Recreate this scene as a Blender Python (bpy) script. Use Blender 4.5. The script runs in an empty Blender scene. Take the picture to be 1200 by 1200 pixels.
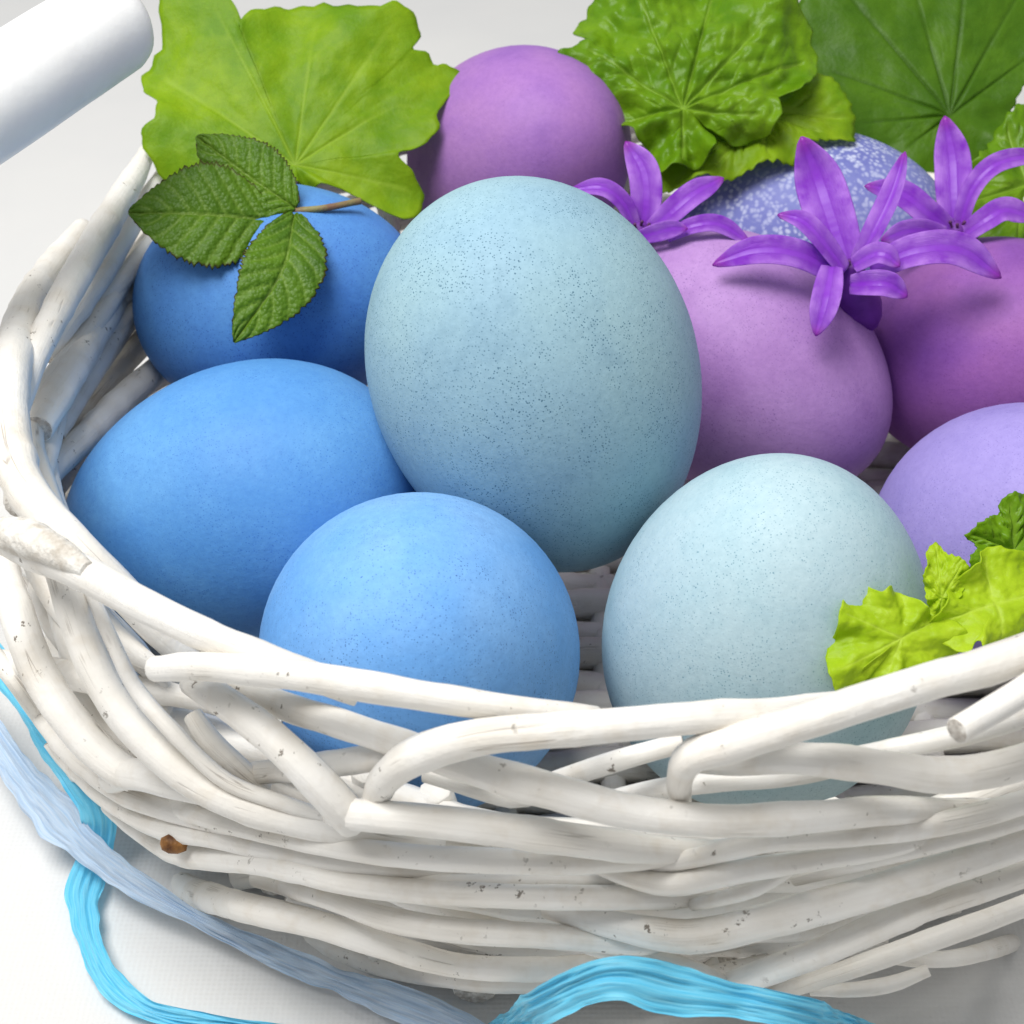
import bpy, math, random
import numpy as np
from mathutils import Vector, noise as mnoise

random.seed(7)
CM = 0.01
# ------------------------------------------------------------------ camera
PITCH = math.radians(38)
AIM = np.array([-2.1, -2.6, 4.7])
DIST = 22.0
F = 86 * DIST                      # focal length in photo pixels (1200 px frame)
RT = np.array([1., 0, 0])
UP = np.array([0, math.sin(PITCH), math.cos(PITCH)])
FW = np.array([0, math.cos(PITCH), -math.sin(PITCH)])
CAM = AIM - FW * DIST

sc = bpy.context.scene
col = sc.collection
cam = bpy.data.cameras.new('camera')
camo = bpy.data.objects.new('camera', cam)
col.objects.link(camo)
camo.location = Vector(CAM * CM)
camo.rotation_euler = (math.pi / 2 - PITCH, 0, 0)
cam.sensor_width = 36
cam.angle = 2 * math.atan(600 / F)
cam.clip_start = 0.01
cam.clip_end = 50
cam.dof.use_dof = True
cam.dof.focus_distance = 0.208
cam.dof.aperture_fstop = 64
sc.camera = camo

# ------------------------------------------------------------------ light
w = bpy.data.worlds.new('World')
sc.world = w
w.use_nodes = True
bg = w.node_tree.nodes['Background']
bg.inputs[0].default_value = (0.95, 0.97, 1.0, 1)
bg.inputs[1].default_value = 0.42


def area(name, loc, target, size, power, colr):
    l = bpy.data.lights.new(name, 'AREA')
    l.shape = 'RECTANGLE'
    l.size, l.size_y = size
    l.energy = power
    l.color = colr
    o = bpy.data.objects.new(name, l)
    col.objects.link(o)
    o.location = loc
    o.rotation_euler = (Vector(target) - Vector(loc)).to_track_quat('-Z', 'Y').to_euler()
    return o


area('window_light', (-0.2, -0.09, 0.62), (-0.01, -0.01, 0.03), (0.34, 0.34), 5.0, (1.0, 0.985, 0.96))

sc.view_settings.view_transform = 'Standard'
sc.view_settings.look = 'None'
sc.view_settings.gamma = 1
sc.view_settings.exposure = 0
sc.view_settings.use_curve_mapping = False
sc.cycles.use_denoising = True
sc.cycles.max_bounces = 6


# ------------------------------------------------------------------ geometry helpers
def ray(px, py):
    return FW + RT * (px - 600) / F + UP * (600 - py) / F


def Pd(px, py, d):
    return CAM + ray(px, py) * d


def Pz(px, py, z):
    r = ray(px, py)
    return CAM + r * ((z - CAM[2]) / r[2])


RIM = 5.2
ZK = [0, 1.5, 3, 5.2, 9]
SXK = [.88, .95, .985, 1.0, 1.0]
SYK = [.82, .92, .975, 1.0, 1.0]


def axes(y, z):
    sx = np.interp(z, ZK, SXK)
    sy = np.interp(z, ZK, SYK)
    return 9.3 * sx, np.where(np.asarray(y) < 0, 8.7, 11.2) * sy, -0.6 * np.clip(1 - z / RIM, 0, 1)


DS = np.arange(13, 45, .02)


def surf(px, py, off=0., far=False):
    """where the line of sight meets the basket wall, pushed out by off"""
    q = CAM + np.outer(DS, ray(px, py))
    a, b, sh = axes(q[:, 1], q[:, 2])
    f = np.hypot((q[:, 0] - sh) / (a + off), q[:, 1] / (b + off)) - 1
    f[q[:, 2] > 7.6] += 5
    ins = np.nonzero(f < 0)[0]
    if len(ins) == 0:
        return q[np.argmin(f)]
    return q[ins[-1]] if far else q[ins[0]]


def ring(theta, z, off):
    y = math.sin(theta)
    a, b, sh = axes(y, z)
    return np.array([sh + (a + off) * math.cos(theta), (b + off) * y, z])


def catmull(pts, n):
    pts = np.asarray(pts, float)
    if len(pts) == 2:
        return pts[0] + np.linspace(0, 1, n)[:, None] * (pts[1] - pts[0])
    p = np.vstack([2 * pts[0] - pts[1], pts, 2 * pts[-1] - pts[-2]])
    seg = np.linalg.norm(np.diff(pts[:, :3], axis=0), axis=1)
    cum = np.concatenate([[0], np.cumsum(seg)])
    out = []
    for s in np.linspace(0, cum[-1], n):
        i = min(max(np.searchsorted(cum, s, 'right') - 1, 0), len(pts) - 2)
        t = (s - cum[i]) / max(cum[i + 1] - cum[i], 1e-9)
        a, b, c, d = p[i], p[i + 1], p[i + 2], p[i + 3]
        out.append(.5 * ((2 * b) + (c - a) * t + (2 * a - 5 * b + 4 * c - d) * t * t + (3 * b - a - 3 * c + d) * t ** 3))
    return np.array(out)


def frames(c):
    t = np.gradient(c, axis=0)
    t /= np.linalg.norm(t, axis=1)[:, None] + 1e-12
    n = np.cross(t[0], [0.13, 0.2, 1.0])
    n /= np.linalg.norm(n)
    N = []
    for k in range(len(c)):
        n = n - t[k] * (n @ t[k])
        n /= np.linalg.norm(n)
        N.append(n)
    N = np.array(N)
    return t, N, np.cross(t, N)


def mesh_obj(name, verts, faces, mats, parent=None, uvs=None, fm=None, smooth=True, attr=None):
    me = bpy.data.meshes.new(name)
    me.from_pydata([tuple(v) for v in np.asarray(verts) * CM], [], faces)
    for m in (mats if isinstance(mats, (list, tuple)) else [mats]):
        me.materials.append(m)
    if fm is not None:
        me.polygons.foreach_set('material_index', fm)
    me.polygons.foreach_set('use_smooth', [smooth] * len(faces))
    if uvs is not None:
        lay = me.uv_layers.new(name='UVMap')
        idx = np.empty(len(me.loops), dtype=np.int32)
        me.loops.foreach_get('vertex_index', idx)
        lay.data.foreach_set('uv', np.asarray(uvs, dtype=np.float32)[idx].ravel())
    if attr is not None:
        for an, vals in attr.items():
            at = me.attributes.new(an, 'FLOAT', 'POINT')
            at.data.foreach_set('value', np.asarray(vals, dtype=np.float32))
    me.update()
    o = bpy.data.objects.new(name, me)
    col.objects.link(o)
    if parent:
        o.parent = parent
    return o


def tag(o, label, cat, group=None, kind=None):
    if label:
        o['label'] = label
    if cat:
        o['category'] = cat
    if group:
        o['group'] = group
    if kind:
        o['kind'] = kind
    return o


def empty(name, loc=(0, 0, 0)):
    o = bpy.data.objects.new(name, None)
    o.empty_display_size = .01
    o.location = Vector(loc) * CM
    col.objects.link(o)
    return o


def kids_local(root):
    """parts were built in scene space: bring them under a root that is not at the origin"""
    off = Vector(root.location)
    for ch in root.children:
        ch.location = ch.location - off


def tube(name, pts, rad, mats, parent, n=None, sides=12, lump=.055, seed=0, dome=0., flat=1.0):
    """a round rod along pts: rad is one number or one per point; cut ends take mats[1]"""
    pts = np.asarray(pts, float)
    r = np.asarray(rad, float) if np.ndim(rad) else np.full(len(pts), float(rad))
    L = np.linalg.norm(np.diff(pts, axis=0), axis=1).sum()
    n = n or int(max(8, min(90, L / .15)))
    cr = catmull(np.hstack([pts, r[:, None]]), n)
    c, r = cr[:, :3], np.maximum(cr[:, 3], .02)
    t, N, B = frames(c)
    V, UVs = [], []
    ds = np.concatenate([[0], np.cumsum(np.linalg.norm(np.diff(c, axis=0), axis=1))])
    if lump > .03:          # buds and nodes along the rod
        nr = random.Random(seed * 13 + 5)
        for _ in range(int(L / 1.7)):
            s0 = nr.uniform(0, L)
            r = r * (1 + nr.uniform(.03, .11) * np.exp(-((ds - s0) / nr.uniform(.1, .22)) ** 2))
    for k in range(n):
        for j in range(sides):
            a = 2 * math.pi * j / sides
            h = 1 + lump * 1.6 * mnoise.noise((ds[k] * .9 + seed * 7.1, math.cos(a) * .6, math.sin(a) * .6 + seed)) \
                + lump * mnoise.noise((ds[k] * 3.1 + seed * 3.3, math.cos(a) * 1.3, math.sin(a) * 1.3 + seed))
            V.append(c[k] + r[k] * h * (N[k] * math.cos(a) + B[k] * math.sin(a) * flat))
            UVs.append((ds[k], j / sides))
    Fc, fm = [], []
    for k in range(n - 1):
        for j in range(sides):
            j2 = (j + 1) % sides
            Fc.append((k * sides + j, k * sides + j2, (k + 1) * sides + j2, (k + 1) * sides + j))
            fm.append(0)
    for end, k in ((0, 0), (1, n - 1)):
        prev = list(range(k * sides, k * sides + sides))
        sgn = -1 if end == 0 else 1
        steps = [(.93, .07), (.0, .04)] if not dome else [(math.cos(a), dome * math.sin(a)) for a in (.35, .7, 1.05, 1.35)] + [(0, dome)]
        for (s, push) in steps:
            base = len(V)
            if s == 0 or s == .0:
                V.append(c[k] + sgn * t[k] * push * r[k])
                UVs.append((ds[k], .5))
                for j in range(sides):
                    f = (prev[j], prev[(j + 1) % sides], base)
                    Fc.append(f if end == 1 else f[::-1])
                    fm.append(1 if not dome else 0)
                break
            for j in range(sides):
                a = 2 * math.pi * j / sides
                V.append(c[k] + sgn * t[k] * push * r[k] + s * (np.array(V[k * sides + j]) - c[k]))
                UVs.append((ds[k], j / sides))
            cur = list(range(base, base + sides))
            for j in range(sides):
                f = (prev[j], prev[(j + 1) % sides], cur[(j + 1) % sides], cur[j])
                Fc.append(f if end == 1 else f[::-1])
                fm.append(0)
            prev = cur
    if len(mats) < 2:
        fm = [0] * len(fm)
    return mesh_obj(name, V, Fc, mats, parent, UVs, fm)


# ------------------------------------------------------------------ materials
def srgb(r, g, b):
    f = lambda c: (c / 255 / 12.92) if c <= 10 else ((c / 255 + .055) / 1.055) ** 2.4
    return (f(r), f(g), f(b), 1)


class NT:
    def __init__(s, name):
        s.m = bpy.data.materials.new(name)
        s.m.use_nodes = True
        s.t = s.m.node_tree
        s.b = s.t.nodes['Principled BSDF']
        s.out = s.t.nodes['Material Output']

    def n(s, typ, **kw):
        nd = s.t.nodes.new(typ)
        for k, v in kw.items():
            if k.startswith('i_'):
                nd.inputs[k[2:].replace('_', ' ')].default_value = v
            else:
                setattr(nd, k, v)
        return nd

    def l(s, a, b):
        s.t.links.new(a, b)

    def noise(s, vec, scale, detail=3, rough=.55):
        nd = s.n('ShaderNodeTexNoise', i_Scale=scale, i_Detail=detail, i_Roughness=rough)
        if vec is not None:
            s.l(vec, nd.inputs['Vector'])
        return nd.outputs['Fac']

    def ramp(s, fac, lo, hi, c0=(0, 0, 0, 1), c1=(1, 1, 1, 1)):
        r = s.n('ShaderNodeValToRGB')
        e = r.color_ramp.elements
        e[0].position, e[1].position = lo, hi
        e[0].color, e[1].color = c0, c1
        s.l(fac, r.inputs[0])
        return r.outputs[0]

    def mix(s, fac, a, b):
        m = s.n('ShaderNodeMix', data_type='RGBA')
        for sock, v in ((m.inputs[0], fac), (m.inputs[6], a), (m.inputs[7], b)):
            if hasattr(v, 'links') or hasattr(v, 'is_linked'):
                s.l(v, sock)
            else:
                sock.default_value = v
        return m.outputs[2]

    def math(s, op, a, b=0.):
        m = s.n('ShaderNodeMath', operation=op)
        for sock, v in ((m.inputs[0], a), (m.inputs[1], b)):
            if hasattr(v, 'is_linked'):
                s.l(v, sock)
            else:
                sock.default_value = v
        return m.outputs[0]

    def bump(s, h, strength, dist):
        b = s.n('ShaderNodeBump', i_Strength=strength, i_Distance=dist)
        s.l(h, b.inputs['Height'])
        s.l(b.outputs[0], s.b.inputs['Normal'])
        return b


def egg_mat(name, base, alt, dark, dots=.5, mott=None, grain=.06, altpos=(.42, .68)):
    k = NT(name)
    co = k.n('ShaderNodeTexCoord').outputs['Object']
    big = k.noise(co, 45, 3)
    c = k.mix(k.ramp(big, *altpos), base, alt)
    c = k.mix(k.math('MULTIPLY', k.ramp(k.noise(co, 150, 3, .65), .45, .75), .28), c, alt)
    c = k.mix(k.math('MULTIPLY', k.ramp(k.noise(co, 95, 4, .7), .55, .80), .22), c, dark)
    fine = k.noise(co, 900, 3, .7)
    c = k.mix(k.math('MULTIPLY', k.ramp(fine, .35, .75), grain * 3), c, dark)
    if mott:
        vo = k.n('ShaderNodeTexVoronoi', feature='SMOOTH_F1', i_Scale=1050., i_Smoothness=.35)
        wv = k.n('ShaderNodeVectorMath', operation='ADD')
        nz = k.n('ShaderNodeTexNoise', i_Scale=500., i_Detail=2.)
        k.l(co, nz.inputs['Vector'])
        sc_ = k.n('ShaderNodeVectorMath', operation='SCALE', i_Scale=.0012)
        k.l(nz.outputs['Color'], sc_.inputs[0])
        k.l(co, wv.inputs[0])
        k.l(sc_.outputs[0], wv.inputs[1])
        k.l(wv.outputs[0], vo.inputs['Vector'])
        patch = k.ramp(k.noise(co, 70, 2), .35, .62)
        bl = k.ramp(vo.outputs['Distance'], .22, .56, (1, 1, 1, 1), (0, 0, 0, 1))
        c = k.mix(k.math('MULTIPLY', k.math('MULTIPLY', bl, k.math('ADD', patch, .35)), .58), c, mott)
    # pores: small dark dots of the dye
    for sc0, thr, keep, st in ((1450., .17, .62, .75), (2900., .27, .30, .6)):
        v = k.n('ShaderNodeTexVoronoi', feature='F1', i_Scale=sc0)
        k.l(co, v.inputs['Vector'])
        d = k.ramp(v.outputs['Distance'], thr * .55, thr * 1.25, (1, 1, 1, 1), (0, 0, 0, 1))
        sep = k.n('ShaderNodeSeparateColor')
        k.l(v.outputs['Color'], sep.inputs[0])
        pres = k.ramp(sep.outputs[0], keep, keep + .22)
        m = k.math('MULTIPLY', k.math('MULTIPLY', d, pres), dots * st * 1.6)
        m = k.math('MULTIPLY', m, k.math('ADD', k.ramp(k.noise(co, 120, 2), .36, .62), .35))
        c = k.mix(k.math('MINIMUM', m, .9), c, dark)
    k.l(c, k.b.inputs['Base Color'])
    k.b.inputs['Roughness'].default_value = .55
    k.b.inputs['Specular IOR Level'].default_value = .22
    h = k.math('ADD', k.noise(co, 1500, 3, .6), k.math('MULTIPLY', k.noise(co, 250, 2), .8))
    k.bump(h, .22, .00025)
    return k.m


def wicker_mat():
    k = NT('white_painted_wicker')
    uv = k.n('ShaderNodeTexCoord').outputs['UV']
    oi = k.n('ShaderNodeObjectInfo').outputs['Random']
    cx = k.n('ShaderNodeCombineXYZ')
    k.l(k.math('MULTIPLY', oi, 83.), cx.inputs[0])
    k.l(k.math('MULTIPLY', oi, 31.), cx.inputs[2])
    ad = k.n('ShaderNodeVectorMath', operation='ADD')
    k.l(uv, ad.inputs[0])
    k.l(cx.outputs[0], ad.inputs[1])
    mp = k.n('ShaderNodeMapping')
    mp.inputs['Scale'].default_value = (.55, 9., 1.)
    k.l(ad.outputs[0], mp.inputs[0])
    streak = k.noise(mp.outputs[0], 2.2, 3, .65)
    co = k.n('ShaderNodeTexCoord').outputs['Object']
    blot = k.noise(co, 90, 2, .6)
    c = k.mix(k.ramp(blot, .35, .7), (.82, .80, .76, 1), (.745, .705, .635, 1))
    c = k.mix(k.math('MULTIPLY', k.ramp(streak, .56, .74), .07), c, (.56, .50, .42, 1))
    # hairline cracks along the rod
    mp2 = k.n('ShaderNodeMapping')
    mp2.inputs['Scale'].default_value = (.10, 3.2, 1.)
    k.l(ad.outputs[0], mp2.inputs[0])
    cr = k.noise(mp2.outputs[0], 2.0, 2, .5)
    crk = k.ramp(k.math('ABSOLUTE', k.math('SUBTRACT', cr, .5)), .002, .009, (1, 1, 1, 1), (0, 0, 0, 1))
    crk = k.math('MULTIPLY', crk, k.ramp(k.noise(co, 90, 2), .55, .62))
    c = k.mix(k.math('MULTIPLY', crk, .5), c, (.22, .17, .13, 1))
    # flaked and dirty specks
    sp = k.ramp(k.noise(co, 700, 3, .7), .64, .69)
    gate = k.ramp(k.noise(co, 80, 2), .49, .60)
    c = k.mix(k.math('MULTIPLY', k.math('MULTIPLY', sp, gate), .85), c, (.10, .075, .05, 1))
    dirt = k.math('MULTIPLY', k.ramp(k.noise(co, 210, 3, .7), .52, .74), .38)
    c = k.mix(dirt, c, (.62, .54, .43, 1))
    k.l(c, k.b.inputs['Base Color'])
    k.b.inputs['Roughness'].default_value = .5
    k.b.inputs['Specular IOR Level'].default_value = .3
    h = k.math('ADD', k.math('MULTIPLY', streak, .4), k.math('MULTIPLY', k.noise(co, 420, 3, .6), .7))
    h = k.math('SUBTRACT', h, k.math('MULTIPLY', crk, 1.2))
    k.bump(h, .42, .0006)
    return k.m


def plain_mat(name, c0, c1, scale, rough=.6, bump=0., bscale=400):
    k = NT(name)
    co = k.n('ShaderNodeTexCoord').outputs['Object']
    k.l(k.mix(k.ramp(k.noise(co, scale, 4, .6), .35, .68), c0, c1), k.b.inputs['Base Color'])
    k.b.inputs['Roughness'].default_value = rough
    k.b.inputs['Specular IOR Level'].default_value = .3
    if bump:
        k.bump(k.noise(co, bscale, 4, .6), bump, .0005)
    return k.m


def leaf_mat(name, c0, c1, vein, trans, tw=.35, rough=.42, edge=None, big=110):
    k = NT(name)
    co = k.n('ShaderNodeTexCoord').outputs['Object']
    at = k.n('ShaderNodeAttribute', attribute_name='vein').outputs['Fac']
    c = k.mix(k.ramp(k.noise(co, big, 4, .6), .33, .68), c0, c1)
    c = k.mix(k.math('MULTIPLY', k.ramp(k.noise(co, 900, 3, .6), .5, .8), .35), c, c1)
    c = k.mix(k.math('MULTIPLY', at, .75), c, vein)
    if edge:
        ea = k.n('ShaderNodeAttribute', attribute_name='edge').outputs['Fac']
        c = k.mix(k.ramp(ea, .93, 1.0), c, edge)
    k.l(c, k.b.inputs['Base Color'])
    k.b.inputs['Roughness'].default_value = rough
    k.b.inputs['Specular IOR Level'].default_value = .25
    h = k.noise(co, 700, 3, .6)
    if edge:
        vo = k.n('ShaderNodeTexVoronoi', feature='F1', i_Scale=1500.)
        k.l(co, vo.inputs['Vector'])
        h = k.math('ADD', h, k.math('MULTIPLY', vo.outputs['Distance'], -1.1))
    k.bump(h, .35, .0005)
    tr = k.n('ShaderNodeBsdfTranslucent')
    tr.inputs[0].default_value = trans
    mx = k.n('ShaderNodeMixShader')
    mx.inputs[0].default_value = tw
    k.l(k.b.outputs[0], mx.inputs[1])
    k.l(tr.outputs[0], mx.inputs[2])
    k.l(mx.outputs[0], k.out.inputs[0])
    return k.m


def petal_mat():
    k = NT('purple_petal')
    co = k.n('ShaderNodeTexCoord').outputs['Object']
    t = k.n('ShaderNodeAttribute', attribute_name='along').outputs['Fac']
    v = k.n('ShaderNodeAttribute', attribute_name='across').outputs['Fac']
    c = k.mix(k.ramp(v, .0, .8), srgb(140, 50, 202), srgb(204, 142, 242))
    c = k.mix(k.ramp(k.noise(co, 300, 3), .35, .7), c, srgb(146, 56, 206))
    c = k.mix(k.ramp(t, .86, 1.0), c, srgb(160, 50, 170))
    k.l(c, k.b.inputs['Base Color'])
    k.b.inputs['Roughness'].default_value = .38
    k.b.inputs['Specular IOR Level'].default_value = .4
    mp = k.n('ShaderNodeCombineXYZ')
    k.l(k.math('MULTIPLY', v, 14.), mp.inputs[0])
    k.l(k.math('MULTIPLY', t, 1.5), mp.inputs[1])
    k.bump(k.noise(mp.outputs[0], 2.5, 3), .5, .0006)
    tr = k.n('ShaderNodeBsdfTranslucent')
    tr.inputs[0].default_value = srgb(200, 110, 250)
    mx = k.n('ShaderNodeMixShader')
    mx.inputs[0].default_value = .3
    k.l(k.b.outputs[0], mx.inputs[1])
    k.l(tr.outputs[0], mx.inputs[2])
    k.l(mx.outputs[0], k.out.inputs[0])
    return k.m


def raffia_mat(name, c0, c1, tw):
    k = NT(name)
    uv = k.n('ShaderNodeTexCoord').outputs['UV']
    mp = k.n('ShaderNodeMapping')
    mp.inputs['Scale'].default_value = (.7, 14., 1.)
    k.l(uv, mp.inputs[0])
    s = k.noise(mp.outputs[0], 2.0, 5, .6)
    k.l(k.mix(k.ramp(s, .3, .7), c0, c1), k.b.inputs['Base Color'])
    k.b.inputs['Roughness'].default_value = .38
    k.b.inputs['Specular IOR Level'].default_value = .4
    k.bump(s, .22, .0006)
    tr = k.n('ShaderNodeBsdfTranslucent')
    tr.inputs[0].default_value = c1
    mx = k.n('ShaderNodeMixShader')
    mx.inputs[0].default_value = tw
    k.l(k.b.outputs[0], mx.inputs[1])
    k.l(tr.outputs[0], mx.inputs[2])
    k.l(mx.outputs[0], k.out.inputs[0])
    return k.m


def cloth_mat():
    k = NT('white_cloth')
    co = k.n('ShaderNodeTexCoord').outputs['Object']
    wx = k.n('ShaderNodeTexWave', wave_type='BANDS', bands_direction='X', i_Scale=420., i_Distortion=1.5)
    wy = k.n('ShaderNodeTexWave', wave_type='BANDS', bands_direction='Y', i_Scale=420., i_Distortion=1.5)
    k.l(co, wx.inputs['Vector'])
    k.l(co, wy.inputs['Vector'])
    weave = k.math('ADD', wx.outputs['Fac'], wy.outputs['Fac'])
    c = k.mix(k.ramp(k.noise(co, 18, 3), .3, .7), (.69, .685, .67, 1), (.65, .65, .645, 1))
    c = k.mix(k.math('MULTIPLY', weave, .04), c, (.55, .55, .56, 1))
    k.l(c, k.b.inputs['Base Color'])
    k.b.inputs['Roughness'].default_value = .85
    k.b.inputs['Specular IOR Level'].default_value = .15
    k.bump(weave, .12, .0004)
    return k.m


M_W = wicker_mat()
M_END = plain_mat('cut_wicker_end', srgb(226, 222, 214), srgb(150, 140, 130), 900, .8, .8, 1200)
M_RAW = plain_mat('split_raw_wood', srgb(236, 234, 228), srgb(186, 178, 166), 420, .85, .9, 800)
M_KNOT = plain_mat('brown_knot', srgb(150, 105, 55), srgb(84, 50, 25), 700, .5, .6, 900)
M_DOWEL = plain_mat('white_gloss_paint', (.90, .90, .89, 1), (.86, .855, .845, 1), 150, .38, .22, 260)
M_WIRE = plain_mat('pale_wire', (.6, .6, .6, 1), (.5, .5, .5, 1), 200, .4)
M_CLOTH = cloth_mat()
M_LIME = leaf_mat('lime_leaf', srgb(146, 178, 24), srgb(106, 148, 12), srgb(158, 188, 54), srgb(165, 205, 10), .35, .5)
M_BRIGHT = leaf_mat('bright_lime_leaf', srgb(196, 218, 52), srgb(166, 198, 28), srgb(200, 222, 80), srgb(215, 240, 50), .4, .42)
M_MID = leaf_mat('crinkled_green_leaf', srgb(124, 164, 26), srgb(88, 134, 14), srgb(146, 182, 62), srgb(145, 195, 10), .3, .36)
M_DARK = leaf_mat('dark_green_leaf', srgb(86, 126, 20), srgb(66, 106, 12), srgb(58, 92, 14), srgb(110, 170, 15), .25, .45)
M_BERRY = leaf_mat('bramble_leaf', srgb(88, 124, 22), srgb(62, 98, 14), srgb(126, 154, 62), srgb(100, 150, 15), .15, .45, srgb(60, 40, 18))
M_STEM = plain_mat('stem', srgb(135, 130, 85), srgb(120, 90, 70), 500, .55, .3, 900)
M_PETAL = petal_mat()
M_TUBE = plain_mat('flower_tube', srgb(110, 50, 150), srgb(90, 35, 125), 300, .5)
M_STAMEN = plain_mat('stamen', srgb(60, 30, 60), srgb(120, 70, 120), 900, .6)
M_CYAN = raffia_mat('cyan_raffia', srgb(150, 226, 248), srgb(92, 204, 242), .3)
M_PALE = raffia_mat('pale_raffia', srgb(232, 241, 250), srgb(186, 214, 242), .4)

# ------------------------------------------------------------------ table
nx = 90
xs = np.linspace(-60, 60, nx)
ys = np.linspace(-40, 90, nx)
V = [(x, y, .03 * mnoise.noise((x * .12, y * .12, 3))) for y in ys for x in xs]
Fc = [(j * nx + i, j * nx + i + 1, (j + 1) * nx + i + 1, (j + 1) * nx + i) for j in range(nx - 1) for i in range(nx - 1)]
tag(mesh_obj('tablecloth', V, Fc, M_CLOTH), 'white woven cloth under the basket', None, kind='structure')

# ------------------------------------------------------------------ basket
basket = tag(empty('basket'), 'white painted wicker basket filled with dyed eggs', 'basket')
cnt = [0]


def strand(name, pts, hw, dome=0., **kw):
    """a rod traced on the basket wall: points are (px, py, off) ; hw half width in photo px"""
    cnt[0] += 1
    q = [surf(p[0], p[1], p[2] if len(p) > 2 else 0.) for p in pts]
    d = [(x - CAM) @ FW for x in q]
    hw = hw if np.ndim(hw) else [hw] * len(q)
    th = .83 if name == 'rim_strand' else .82
    return tube(name, q, [th * h * dd / F for h, dd in zip(hw, d)], [M_W, M_END], basket, seed=cnt[0], dome=dome, **kw)


def strand_z(name, pts, hw, **kw):
    """the same with the height above the table given for each point"""
    cnt[0] += 1
    q = [Pz(*p) for p in pts]
    d = [(x - CAM) @ FW for x in q]
    hw = hw if np.ndim(hw) else [hw] * len(q)
    return tube(name, q, [.9 * h * dd / F for h, dd in zip(hw, d)], [M_W, M_END], basket, seed=cnt[0], **kw)


# thick rods of the rim, front
strand_z('rim_strand', [(96, 268, 4.7), (66, 306, 5.2), (32, 362, 5.8), (12, 440, 6.2), (12, 520, 6.2), (36, 582, 6.2), (84, 634, 6.05), (140, 690, 5.6), (200, 752, 5.0), (270, 806, 4.2)], [14, 18, 24, 27, 28, 27, 25, 23, 20, 16])
rim_b = strand('rim_strand', [(2, 632, .45), (40, 645, .45), (100, 672, .4), (170, 710, .3), (240, 744, .2), (322, 776, .05), (420, 812, -.2)], [20, 27, 26, 25, 24, 23, 21], lump=.06)
strand('rim_strand', [(-6, 620, .0), (4, 665, .3), (22, 725, .45), (46, 788, .5), (80, 842, .5), (116, 882, .45), (146, 905, .4), (158, 912, .36)], [22, 23, 25, 27, 27, 26, 25, 22])
strand('rim_strand', [(132, 912, .3), (160, 908, .42), (205, 918, .3), (260, 932, .05), (330, 948, -.2)], [20, 23, 23, 21, 18])
rs = strand('rim_strand', [(66, 660, .0), (82, 705, .22), (106, 770, .42), (140, 830, .5), (190, 885, .5), (250, 930, .45), (330, 958, .32), (430, 978, .1), (520, 990, -.15)], [20, 23, 25, 26, 26, 25, 23, 20, 16])
strand('rim_strand', [(104, 690, .0), (134, 756, .30), (160, 808, .38), (205, 860, .42), (265, 915, .4), (340, 944, .28), (410, 966, .1)], [9, 11, 12, 12, 12, 11, 9])
strand('rim_strand', [(-30, 776, -.3), (20, 780, -.1), (80, 790, .0), (150, 806, -.2), (220, 818, -.5), (330, 846, -1.0)], [21, 21, 21, 20, 16, 10])
strand('rim_strand', [(182, 784, .5), (240, 781, .46), (320, 788, .4), (420, 803, .35), (520, 819, .25), (610, 832, .05), (700, 840, -.2)], [19, 21, 23, 22, 21, 19, 16])
strand('rim_strand', [(226, 800, -.1), (262, 822, .2), (310, 858, .4), (360, 905, .5), (398, 945, .5), (414, 964, .45)], [20, 23, 25, 27, 28, 25])
strand('rim_strand', [(392, 952, .35), (420, 955, .5), (500, 962, .45), (600, 974, .4), (700, 988, .25), (790, 997, .05), (880, 1000, -.2)], [20, 24, 24, 24, 23, 20, 15])
strand('rim_strand', [(250, 790, -.3), (330, 826, -.05), (400, 848, .1), (470, 872, .15), (560, 902, .28), (650, 928, .42), (740, 952, .5), (840, 962, .5), (940, 958, .45), (1030, 950, .3), (1110, 950, .05), (1180, 948, -.2)], [18, 20, 21, 22, 24, 25, 25, 24, 23, 21, 18, 15])
strand('rim_strand', [(436, 945, .2), (452, 912, .38), (490, 884, .48), (560, 864, .5), (650, 855, .46), (740, 848, .4), (830, 840, .3), (910, 834, .15), (1000, 822, -.2)], [18, 24, 28, 27, 26, 25, 23, 20, 17])
strand('rim_strand', [(797, 935, .15), (797, 908, .4), (812, 885, .5), (860, 872, .52), (930, 850, .5), (1010, 824, .45), (1090, 799, .4), (1170, 777, .35), (1260, 740, .2)], [17, 20, 25, 27, 27, 27, 27, 27, 25])
strand('rim_strand', [(800, 892, -.1), (860, 894, .1), (937, 888, .3), (1031, 898, .42), (1110, 908, .48), (1200, 892, .48), (1300, 850, .4)], [16, 19, 23, 25, 26, 25, 24])
strand('rim_strand', [(1122, 856, 1.15), (1160, 834, .9), (1220, 797, .6), (1300, 740, .3)], [19, 20, 22, 24])
strand('rim_strand', [(940, 896, -.5), (1030, 880, -.2), (1100, 868, .05), (1170, 850, .1), (1260, 818, .1)], [11, 14, 15, 15, 15])
strand('rim_strand', [(240, 912, -.15), (330, 903, .0), (420, 890, .05), (480, 880, .0), (560, 876, -.25)], [14, 18, 20, 19, 15])
strand('rim_strand', [(226, 838, .02), (246, 868, .1), (280, 900, .1), (310, 925, .0)], [14, 17, 16, 13])
strand('rim_strand', [(500, 905, -.35), (600, 935, -.2), (640, 920, -.25), (720, 892, -.3), (800, 870, -.4)], 15)
strand('rim_strand', [(690, 945, -.6), (770, 925, -.4), (850, 915, -.2), (950, 905, -.2), (1040, 880, -.3), (1120, 860, -.4)], 15)

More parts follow.
